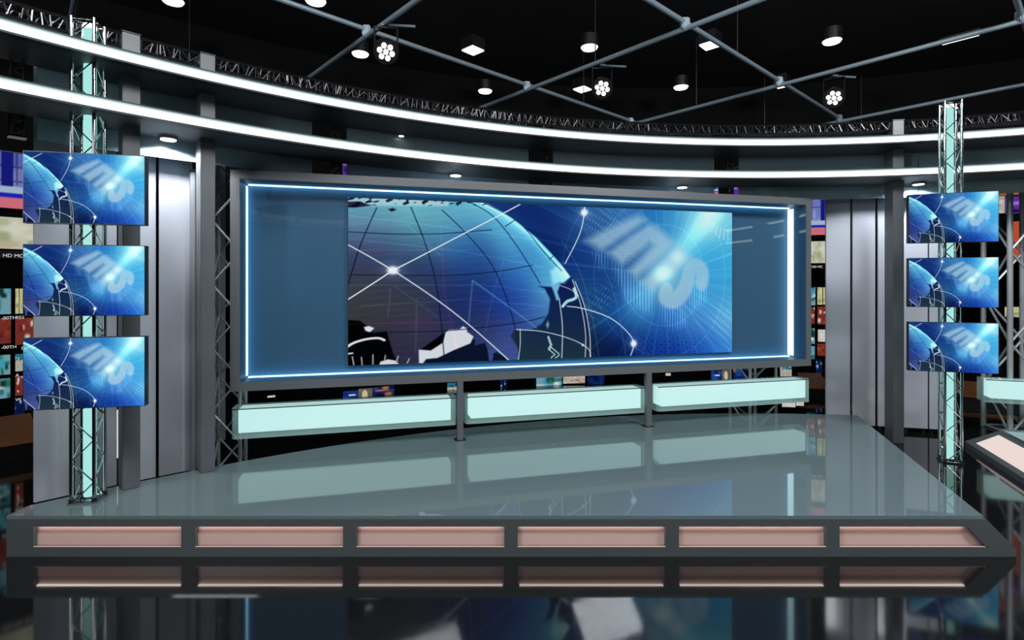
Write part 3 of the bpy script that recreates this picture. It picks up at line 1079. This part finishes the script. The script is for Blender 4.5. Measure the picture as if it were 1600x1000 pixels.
ml = Vector(((-765.75 / F * 3.228), 3.228))
mr = Vector(((-572.25 / F * 3.361), 3.361))
mc = (ml + mr) / 2
rz = math.atan2(mr.y - ml.y, mr.x - ml.x)
depth = mc.y
zs = [(239, 350.5), (382.8, 493.4), (526.5, 638.5)]
m0 = None
for (yt, yb), lb in zip(zs, ('top', 'middle', 'bottom')):
    zmid = (zat(yt, depth) + zat(yb, depth)) / 2
    lab = 'flat monitor with blue globe picture, %s of the three on the left' % lb
    if m0 is None:
        m0 = make_monitor((mc.x, mc.y, zmid - H / 2), rz, lab)
    else:
        dup(m0, (mc.x, mc.y, zmid - H / 2), rz, lab)
nl = Vector(((622.5 / F * 4.795), 4.795))
nr = Vector(((757.5 / F * 4.605), 4.605))
nc = (nl + nr) / 2
rz = math.atan2(nr.y - nl.y, nr.x - nl.x)
depth = nc.y
for (yt, yb), lb in zip([(300.6, 379.3), (402.5, 480.0), (504.0, 581.5)], ('top', 'middle', 'bottom')):
    zmid = (zat(yt, depth) + zat(yb, depth)) / 2
    dup(m0, (nc.x, nc.y, zmid - H / 2), rz, 'flat monitor with blue globe picture, %s of the three on the right' % lb)

# ------------------------------------------------------------------ downlights in the lower soffit
dls = [(263, 'over the left wall panels between the two columns'), (712, 'above the centre left of the display'), (1066, 'above the right part of the display'), (1435, 'above the top right monitor')]
for px, wh in dls:
    a, x, y = on_circle(px, 7.35)
    t = thing('downlight', 'small round downlight under the lower band %s' % wh, 'downlight', (x, y, ZL - 0.03), 0, 'downlights under the lower light band')
    MB().tube((0, 0, 0.0), (0, 0, 0.0235), 0.062, 28).build('housing', M['chrome'], t, smooth=True)
    MB().tube((0, 0, -0.004), (0, 0, -0.0003), 0.05, 28).build('lens', M['lamp_soft'], t)
    l = bpy.data.lights.new('downlight_beam', 'SPOT')
    l.energy = 42
    l.spot_size = R(158)
    l.spot_blend = 0.2
    l.shadow_soft_size = 0.04
    l.color = (0.93, 0.97, 1.0)
    lo_ = bpy.data.objects.new('downlight_beam', l)
    COL.objects.link(lo_)
    lo_.parent = t
    lo_.location = (0, 0, -0.02)
a, x, y = on_circle(627, 7.42)
t = thing('downlight', 'tiny warm downlight under the upper band above display centre', 'downlight', (x, y, ZU - 0.02), 0)
MB().tube((0, 0, 0.0), (0, 0, 0.0135), 0.03, 16).build('housing', M['chrome'], t)
MB().tube((0, 0, -0.003), (0, 0, -0.0003), 0.024, 16).build('lens', M['lamp_soft'], t)

# ------------------------------------------------------------------ ceiling pipe grid
HG = 2.4
ga = Vector((.645, .585)).normalized()
gb = Vector((.585, -.645)).normalized()
gs = .873 * HG
g0 = Vector((.075 * HG, 2.73 * HG))
# labels are by direction and place
pa = {-2: 'far', -1: 'second', 0: 'third', 1: 'fourth', 2: 'nearest'}
dirs = []
for k in range(-2, 4):
    dirs.append((g0 + gb * gs * k, ga, 'down to the right', k))
for k in range(-3, 4):
    dirs.append((g0 + ga * gs * k, gb, 'down to the left', k))
wordA = {-2: 'the lowest one', -1: 'the second from the bottom', 0: 'passing left of the middle par light', 1: 'crossing at top centre', 2: 'nearest the top right corner', 3: 'highest up'}
wordB = {-3: 'at the far left', -2: 'nearest the top left corner', -1: 'beside the left par light', 0: 'above the middle par light', 1: 'above the right par light', 2: 'behind the right lighting tower', 3: 'at the far right'}
for p0, dv, nm, k in dirs:
    ok = False
    p_, q_ = p0 - dv * 7.5, p0 + dv * 7.5
    z = EYE + HG + (0.03 if nm == 'down to the right' else -0.03)
    # keep only pipes in view
    for i in range(-70, 71):
        s = p0 + dv * (i * .1)
        if s.y > 0.3:
            px_, py_ = 800 + F * s.x / s.y, HOR - F * HG / s.y
            if 0 < px_ < 1600 and 0 < py_ < 200:
                ok = True
    if not ok:
        continue
    c0 = p0
    lab = 'ceiling pipe running %s, %s' % (nm, (wordA if nm == 'down to the right' else wordB)[k])
    t = thing('ceiling_pipe', lab, 'pipe', (c0.x, c0.y, z), 0, 'pipes of the ceiling grid')
    MB().tube((-dv.x * 7.5, -dv.y * 7.5, 0), (dv.x * 7.5, dv.y * 7.5, 0), 0.024, 12).build('pipe', M['pipe'], t, smooth=True)
    if nm == 'down to the right':
        for j in range(-3, 4):
            u = dv * gs * j
            MB().box(u.x - .038, u.x + .038, u.y - .038, u.y + .038, -0.07, 0.035).build('clamp', M['pipe'], t, bevel=0.01)
    for j in (-1.5, 0.5, 2.5):
        u = dv * gs * j
        MB().tube((u.x, u.y, 0.03), (u.x, u.y, 4.9 - z), 0.006, 6, False).build('drop_rod', M['black'], t)

# ceiling lamps: photo position, kind
CH = 4.55 - EYE
lamps = [(563, 84, 'r', 'round ceiling light just left of the left par light'), (758, 142, 'r', 'round ceiling light lowest left, above the display centre'),
         (921, 74, 'r', 'round ceiling light in the top centre above the middle par light'), (901, 185, 'r', 'round ceiling light just above the upper light band'),
         (1064, 136, 'r', 'round ceiling light right of the middle par light'), (1300, 64, 'r', 'round ceiling light above the right par light'),
         (270, 1, 'r', 'round ceiling light cut by the top edge at left'), (493, 1, 'r', 'round ceiling light cut by the top edge near left centre'),
         (739, 78, 's', 'square ceiling light right of the left par light'), (1110, 70, 's', 'square ceiling light behind the pipe at top centre right'),
         (910, 139, 's', 'square ceiling light just left of the middle par light'), (1037, 183, 't', 'thin ceiling light on the lowest pipe above the upper band'),
         (1500, 60, 't', 'long tube ceiling light against the top right pipe'), (1222, 133, 's', 'small square ceiling light behind a pipe junction')]
for px, py, kd, lb in lamps:
    y = CH * F / (HOR - py)
    x = (px - 800) / F * y
    t = thing('ceiling_light', lb, 'ceiling light', (x, y, EYE + CH), 0, 'small lights under the black ceiling')
    if kd == 'r':
        MB().tube((0, 0, 0.0), (0, 0, 0.14), 0.11, 24).build('housing', M['black'], t, smooth=True)
        MB().tube((0, 0, -0.02), (0, 0, -0.0005), 0.092, 24, r2=0.105).build('lens', M['lamp'], t, smooth=True)
    elif kd == 's':
        q_ = 0.12 if px != 1222 else 0.1
        tt = MB().prism([(q_ * 1.25 * math.cos(R(aa + 2)), q_ * 1.25 * math.sin(R(aa + 2))) for aa in (0, 90, 180, 270)], 0, .14)
        tt.build('housing', M['black'], t)
        tt = MB().prism([(q_ * math.cos(R(aa + 2)) * 1.15, q_ * math.sin(R(aa + 2)) * 1.15) for aa in (0, 90, 180, 270)], -.015, -.0005)
        tt.build('lens', M['lamp'], t)
    else:
        dv = gb if px == 1500 else gb
        nn = Vector((-dv.y, dv.x))
        L = 0.17
        o1 = [dv * L + nn * .035, -dv * L + nn * .035, -dv * L - nn * .035, dv * L - nn * .035]
        MB().prism([(p_.x * 1.1, p_.y * 1.1) for p_ in o1], 0, .05).build('housing', M['black'], t)
        MB().prism([(p_.x, p_.y) for p_ in o1], -.015, -.0005).build('lens', M['lamp'], t)

# par lights hanging from the pipes
pars = [(603, 81, 0.275, 'left', (0.1, 0.15)), (941, 138, 0.235, 'middle', (-0.1, 0.1)), (1303, 153, 0.24, 'right', (-0.5, 0.2))]
for px, py, sz, nm, tw in pars:
    zc = 3.72
    y = (zc - EYE) * F / (HOR - py)
    x = (px - 800) / F * y
    t = thing('par_light', '%s of the three black par lights with seven bright leds' % nm, 'stage light', (x, y, zc), 0, 'par lights hanging from the ceiling grid')
    # body points at the camera side and down
    dvec = Vector((-x * 0.55 + tw[0], -y * 0.8, EYE - zc - 1.0)).normalized()
    u = dvec.cross(Vector((0, 0, 1))).normalized()
    v = u.cross(dvec).normalized()
    rad = 0.078
    MB().tube(-dvec * 0.03, -dvec * 0.20, rad * 1.25, 28, r2=rad * .8).build('body', M['black'], t, smooth=True)
    MB().tube(-dvec * 0.0295, -dvec * 0.005, rad * 1.45, 28).build('front_rim', M['black'], t, smooth=True)
    for k in range(7):
        c = Vector((0, 0, 0)) if k == 0 else (u * math.cos(k * math.pi / 3 + .25) + v * math.sin(k * math.pi / 3 + .25)) * rad * .72
        MB().tube(c - dvec * .0045, c + dvec * 0.012, rad * .30, 14).build('led', M['lamp'], t)
    yk = MB()
    for sg in (-1, 1):
        yk.tube(u * sg * rad * 1.3 - dvec * .1, u * sg * rad * 1.3 + Vector((0, 0, .22)), .009, 6)
    yk.tube(u * rad * 1.3 + Vector((0, 0, .22)), -u * rad * 1.3 + Vector((0, 0, .22)), .009, 6)
    yk.build('yoke', M['black'], t)
    MB().box(-.03, .03, -.03, .03, .2285, 3.97 - zc).build('hook_clamp', M['pipe'], t)
    MB().tube((-.02, -.0, .243), (.26, .03, .243), .012, 8).build('spigot_bar', M['pipe'], t)

# ------------------------------------------------------------------ control room wall behind the set
rng = np.random.default_rng(7)
random.seed(7)
RW = 10.5


def pic(kind, nx, ny, rs):
    T_, V_ = np.meshgrid(np.linspace(0, 1, nx + 1), np.linspace(0, 1, ny + 1))
    g = np.random.default_rng(rs)

    def blobs(c0, cols, n_, s0=.08, s1=.25):
        im = np.ones(T_.shape + (3,)) * np.array(c0, float)
        for _ in range(n_):
            c = np.array(cols[g.integers(len(cols))], float)
            a_, b_ = g.random(), g.random()
            sx_, sy_ = g.uniform(s0, s1, 2)
            m_ = (np.exp(-(np.abs((T_ - a_) / sx_) ** 4 + np.abs((V_ - b_) / sy_) ** 4)))[..., None]
            im = im * (1 - m_) + c * m_
        return im
    if kind == 'news':
        im = blobs((120, 130, 205), [(150, 165, 230), (90, 110, 200), (190, 160, 215)], 8)
        gr = ((np.abs(np.sin(T_ * 14)) < .12) | (np.abs(np.sin(V_ * 12)) < .12)) & (V_ < .6)
        im[gr] = im[gr] * .55
        im[(V_ > .62) & (V_ <= .74)] = (175, 200, 225)
        im[(V_ > .74) & (V_ <= .80)] = (30, 40, 190)
        im[V_ > .80] = (225, 120, 135)
        m_ = (T_ > .62) & (T_ < .85) & (V_ < .62)
        im[m_] = (25, 30, 130)
    elif kind == 'cream':
        im = blobs((214, 214, 190), [(190, 196, 160), (228, 228, 210), (200, 190, 160), (170, 180, 140)], 22, .04, .16)
    elif kind == 'brick':
        im = blobs((196, 186, 178), [(210, 206, 200), (150, 110, 90), (225, 222, 218), (170, 150, 140)], 20, .03, .12)
    elif kind == 'red':
        im = blobs((126, 50, 42), [(150, 60, 50), (100, 36, 34), (225, 215, 210)], 7, .05, .16)
    elif kind == 'teal':
        im = blobs((120, 170, 185), [(235, 240, 240), (40, 120, 110), (70, 170, 200), (20, 50, 50)], 9, .08, .3)
    elif kind == 'blue':
        im = blobs((22, 60, 140), [(30, 90, 180), (14, 40, 100)], 6)
        im[(np.abs(V_ - .5) < .08) & (np.abs(T_ - .62) < .22)] = (225, 232, 240)
    elif kind == 'deepblue':
        im = blobs((16, 36, 96), [(30, 80, 150), (190, 110, 70), (10, 20, 60)], 7)
    elif kind == 'portrait':
        im = blobs((104, 100, 86), [(120, 116, 96)], 4)
        m_ = ((T_ - .45) / .2) ** 2 + ((V_ - .55) / .42) ** 2 < 1
        im[m_] = (226, 205, 170)
    elif kind == 'yellow':
        im = blobs((206, 204, 150), [(225, 225, 190), (160, 160, 110)], 6, .05, .2)
        im[(np.abs(T_ - .5) < .04)] = (60, 60, 50)
    elif kind == 'crowd':
        im = blobs((36, 120, 140), [(20, 60, 90), (220, 220, 200), (80, 180, 190)], 6)
        m_ = V_ > .35
        im[m_] = (120 + 120 * g.random(int(m_.sum())))[:, None] * np.array([1, .97, .9])
    elif kind == 'purple':
        im = blobs((96, 50, 170), [(60, 40, 150), (180, 120, 220), (30, 20, 60)], 8)
    elif kind == 'orange':
        im = blobs((200, 88, 56), [(230, 120, 80), (150, 50, 40), (220, 215, 210)], 8, .04, .15)
    elif kind == 'sparkle':
        im = blobs((10, 26, 70), [(60, 120, 190), (200, 220, 235), (20, 50, 120)], 10, .03, .12)
    elif kind == 'paper':
        im = blobs((222, 214, 208), [(214, 200, 180), (235, 228, 222)], 5)
    else:
        im = blobs((120, 120, 120), [(160, 160, 160)], 4)
    return im


def screen_on_wall(px0, px1, py0, py1, kind, label, rs, r=RW, name='video_screen', cat='video screen', group='lit screens of the control room wall'):
    a0, _, d0 = on_circle(px0, r)
    a1, _, d1 = on_circle(px1, r)
    am = (a0 + a1) / 2
    x, y = polar(am, r)
    dm = (d0 + d1) / 2
    z0, z1 = zat(py1, dm), zat(py0, dm)
    wd = 2 * r * math.sin(R(abs(a1 - a0) / 2))
    t = thing(name, label, cat, (x, y, z0), -R(am), group)
    MB().box(-wd / 2 - .006, wd / 2 + .006, 0.0, 0.05, -.006, z1 - z0 + .006).build('casing', M['black'], t)
    asp = max(.3, min(4, wd / (z1 - z0)))
    nx_ = int(28 * math.sqrt(asp)) + 4
    ny_ = int(28 / math.sqrt(asp)) + 4
    me_ = picture_mesh('picture', wd, z1 - z0, nx_, ny_, pic(kind, nx_, ny_, rs), -.001, 0, -wd / 2)
    me_.materials.append(M['pic_back'])
    o_ = bpy.data.objects.new('picture', me_)
    COL.objects.link(o_)
    o_.parent = t
    return t


def text_mesh(body, size, parent, loc):
    cu = bpy.data.curves.new('caption_text', 'FONT')
    cu.body = body
    cu.size = size
    cu.extrude = 0.001
    tmp = bpy.data.objects.new('caption_text', cu)
    me_ = bpy.data.meshes.new_from_object(tmp)
    bpy.data.objects.remove(tmp)
    bpy.data.curves.remove(cu)
    me_.materials.clear()
    me_.materials.append(M['white'])
    o_ = bpy.data.objects.new('caption_text', me_)
    COL.objects.link(o_)
    o_.parent = parent
    o_.location = loc
    o_.rotation_euler = (R(90), 0, 0)
    return o_


def caption(px, py, size, body, label_, r=RW, parent=None):
    a, x, y = on_circle(px, r)
    z = zat(py, y)
    return text_mesh(body, size, parent, (x_local(parent, x, y), -0.008, z - parent.location.z))


def x_local(par, x, y):
    rz_ = par.rotation_euler[2]
    dx_, dy_ = x - par.location.x, y - par.location.y
    return dx_ * math.cos(rz_) + dy_ * math.sin(rz_)


# left opening, beside the left monitors
screen_on_wall(-60, 36, 234, 323, 'news', 'lit screen with blue grid and pink desk at far left', 1)
screen_on_wall(-70, 56, 338, 388, 'cream', 'cream map-like lit screen below the pink one at far left', 2)
t = thing('caption_bar', 'black caption bar with white letters below the cream screen', 'caption bar')
a, x, y = on_circle(10, RW)
t.location = (x, y, zat(404, y))
t.rotation_euler = (0, 0, -R(a))
MB().box(-.6, .45, 0, .04, 0, .085).build('bar', M['black'], t)
caption(4, 401.5, 0.05, 'HD MC RT', None, parent=t)
small = [(-14, 17, 451, 491, 'teal', 'small lit screen in the upper left row, white and blue'), (24, 36, 451, 490, 'yellow', 'small yellow lit screen in the upper left row'),
         (-14, 17, 498, 537, 'red', 'small dark red lit screen at the left edge'), (24, 54, 497, 538, 'red', 'small red lit screen with white figures beside the middle monitor'),
         (-14, 16, 555, 586, 'teal', 'small green and white lit screen at the left edge'), (24, 36, 553, 580, 'crowd', 'narrow green lit screen beside the bottom left monitor'),
         (-14, 16, 592, 623, 'teal', 'small sky blue lit screen at the left edge'), (24, 36, 588, 618, 'red', 'narrow red lit screen beside the bottom left monitor'),
         (23, 38, 625, 660, 'sparkle', 'dark blue sparkling lit screen lowest at the left'), (4, 15, 652, 658, 'yellow', 'tiny yellow lit sign above the brown desk at left')]
for i, (a_, b_, c_2, d_2, kd, lb) in enumerate(small):
    t = screen_on_wall(a_, b_, c_2, d_2, kd, lb, 20 + i)
    if i in (0, 1, 2, 3, 5, 7):
        text_mesh(['-00TH', 'RS3', '-00TH', 'RS9', '', 'A', '', 'W'][i], 0.045, t, ((0.0 if i in (0, 2) else -.03), -.002, -.055))

# right opening between display and panels
screen_on_wall(1262, 1294, 309, 367, 'news', 'lit blue and pink screen in the gap right of the display', 1)
screen_on_wall(1262, 1294, 377, 411, 'cream', 'cream lit screen in the gap right of the display', 2)
t = thing('caption_bar', 'black caption bar with white letters in the gap right of the display', 'caption bar')
a, x, y = on_circle(1279, RW)
t.location = (x, y, zat(420, y))
t.rotation_euler = (0, 0, -R(a))
MB().box(-.25, .25, 0, .04, 0, .085).build('bar', M['black'], t)
caption(1268, 418.5, 0.05, 'HD MC', None, parent=t)
for i, (a_, b_, c_2, d_2, kd, lb) in enumerate([
        (1260, 1274, 449, 477, 'teal', 'small teal lit screen in the gap, upper row left'), (1277, 1294, 449, 476, 'yellow', 'small yellow lit screen in the gap, upper row right'),
        (1260, 1273, 480, 506, 'red', 'small dark red lit screen in the gap, second row left'), (1277, 1294, 479, 507, 'red', 'small red lit screen with white spots in the gap'),
        (1260, 1273, 513, 537, 'teal', 'small green lit screen in the gap, third row'), (1278, 1294, 515, 534, 'paper', 'small white lit screen in the gap, third row'),
        (1260, 1273, 541, 561, 'teal', 'small sky blue lit screen in the gap, fourth row'), (1277, 1294, 537, 556, 'red', 'small orange red lit screen in the gap, fourth row'),
        (1275, 1284, 562, 586, 'sparkle', 'dark blue sparkling lit screen lowest in the gap')]):
    screen_on_wall(a_, b_, c_2, d_2, kd, lb, 50 + i)

# glimpses above and below the display
for i, (a_, b_, c_2, d_2, kd, lb) in enumerate([
        (536, 602, 252, 276, 'purple', 'blue and purple lit screen glimpsed above the display left of centre'),
        (641, 735, 264, 300, 'brick', 'white brick patterned lit screen glimpsed above the display'),
        (1100, 1122, 280, 305, 'news', 'blue lit screen glimpsed above the right part of the display'),
        (1140, 1157, 284, 304, 'purple', 'violet lit screen glimpsed above the right part of the display'),
        (1182, 1231, 288, 308, 'brick', 'brick patterned lit screen glimpsed above the right display end'),
        (418, 430, 618, 621, 'paper', 'tiny white lit sign below the left part of the display'),
        (536, 559, 611, 624, 'blue', 'blue lit screen with white mark below the left part of display'),
        (560, 582, 607, 626, 'portrait', 'lit screen with pale figure below the left part of display'),
        (583, 616, 604, 622, 'deepblue', 'dark blue lit screen below the left part of the display'),
        (699, 716, 598, 618, 'crowd', 'turquoise crowd lit screen left of the first display post'),
        (782, 792, 591, 608, 'sparkle', 'narrow sparkling lit screen right of the first display post'),
        (838, 878, 589, 606, 'teal', 'white and teal lit screen below the middle of the display'),
        (880, 914, 587, 599, 'brick', 'pale patterned lit screen below the middle of the display'),
        (918, 944, 585, 601, 'deepblue', 'dark blue lit screen below the middle of the display'),
        (1040, 1048, 583, 587, 'paper', 'tiny white lit sign right of the second display post'),
        (1111, 1127, 579, 594, 'blue', 'blue lit screen with white mark below the right part of display'),
        (1128, 1142, 578, 594, 'portrait', 'lit screen with pale figure below the right part of display'),
        (1146, 1166, 576, 594, 'deepblue', 'dark blue lit screen behind the truss below the display'),
        (1219, 1237, 571, 588, 'crowd', 'turquoise crowd lit screen below the right end of the display')]):
    screen_on_wall(a_, b_, c_2, d_2, kd, lb, 80 + i)
# white floor-level papers
for i, (a_, b_, c_2, d_2, lb) in enumerate([(701, 735, 663, 672, 'pale low console strip under the first gap between light boxes'),
                                            (736, 752, 661, 669, 'cream low console strip beside the first display post'),
                                            (855, 919, 650, 660, 'pale low console strip under the middle light box'),
                                            (1222, 1243, 629, 636, 'pale low console strip under the right light box'),
                                            (1244, 1256, 628, 634, 'pinkish low console strip under the right light box end')]):
    screen_on_wall(a_, b_, c_2, d_2, 'paper', lb, 120 + i, r=8.6, name='console_strip', cat='console')

# far right opening
for i, (a_, b_, c_2, d_2, kd, lb) in enumerate([
        (1535, 1640, 284, 304, 'orange', 'orange and white lit screen row at the top right edge'),
        (1572, 1650, 306, 332, 'purple', 'violet lit screen behind the right edge truss'),
        (1520, 1570, 308, 334, 'brick', 'pale lit screen just right of the top right monitor'),
        (1582, 1650, 345, 408, 'orange', 'tall orange red lit screen at the right edge'),
        (1570, 1650, 480, 496, 'yellow', 'amber glowing strip put in for a desk behind the truss')]):  # yellow desk given as a glowing strip
    screen_on_wall(a_, b_, c_2, d_2, kd, lb, 140 + i, group='lit screens behind the right edge truss')

# brown desks


def desk(px0, px1, py_top, r, label):
    a0, _, d0 = on_circle(px0, r)
    a1, _, d1 = on_circle(px1, r)
    am = (a0 + a1) / 2
    x, y = polar(am, r)
    wd = 2 * r * math.sin(R(abs(a1 - a0) / 2))
    zt_ = max(.12, zat(py_top, y))
    t = thing('control_desk', label, 'desk', (x, y, 0), -R(am))
    MB().box(-wd / 2, wd / 2, .02, .5, 0, zt_ * .45).build('base', M['black'], t)
    MB().poly([(-wd / 2, 0, zt_ * .45), (wd / 2, 0, zt_ * .45), (wd / 2, .5, zt_), (-wd / 2, .5, zt_), (-wd / 2, 0, zt_ * .45 + .02), (wd / 2, 0, zt_ * .45 + .02), (wd / 2, .5, zt_ + .02), (-wd / 2, .5, zt_ + .02)],
              [(0, 3, 2, 1), (4, 5, 6, 7), (0, 1, 5, 4), (1, 2, 6, 5), (2, 3, 7, 6), (3, 0, 4, 7)]).build('top', M['brown'], t)


desk(-40, 60, 668, 9.6, 'brown control desk at the far left below the lit screens')
desk(1262, 1300, 593, 9.6, 'brown control desk in the gap right of the display')
desk(1500, 1600, 608, 9.6, 'brown control desk behind the right lighting tower and truss')

# pale segmented ceiling ring behind the camera, seen mirrored in the display glass
t = thing('ceiling_ring', 'pale segmented ceiling ring mirrored at the top left of the display glass', 'ceiling ring', (0.6, -5.4, 3.45))
for k in range(9):
    MB().sweep([(2.0, 0), (2.0, .12), (2.7, .12), (2.7, 0)], k * 40 + 2, k * 40 + 38, 12).build('segment', M['chand'], t)
    MB().sweep([(2.75, -.02), (2.75, .3), (2.85, .3), (2.85, -.02)], k * 40 + 1, k * 40 + 39, 12).build('outer_segment', M['chand'], t)
area_lamp('ring_fill', (0.6, -5.4, 2.2), (0.6, -5.4, 4.0), 1.5, 40, (1, 1, 1))  # unseen lamp added to brighten the ring from below

# glowing white strip standing behind the gap left of the first column
a, x, y = on_circle(185.5, 8.1)
t = thing('white_strip', 'slim white vertical glowing strip in the gap left of first column', 'strip light', (x, y, 0.0), -R(a))
MB().box(-.03, .03, 0.0, .04, 0, zat(640, y) + .02).build('housing', M['black'], t)
MB().box(-.02, .02, -.008, -.0003, zat(715, y), zat(640, y)).build('strip_face', M['white'], t)
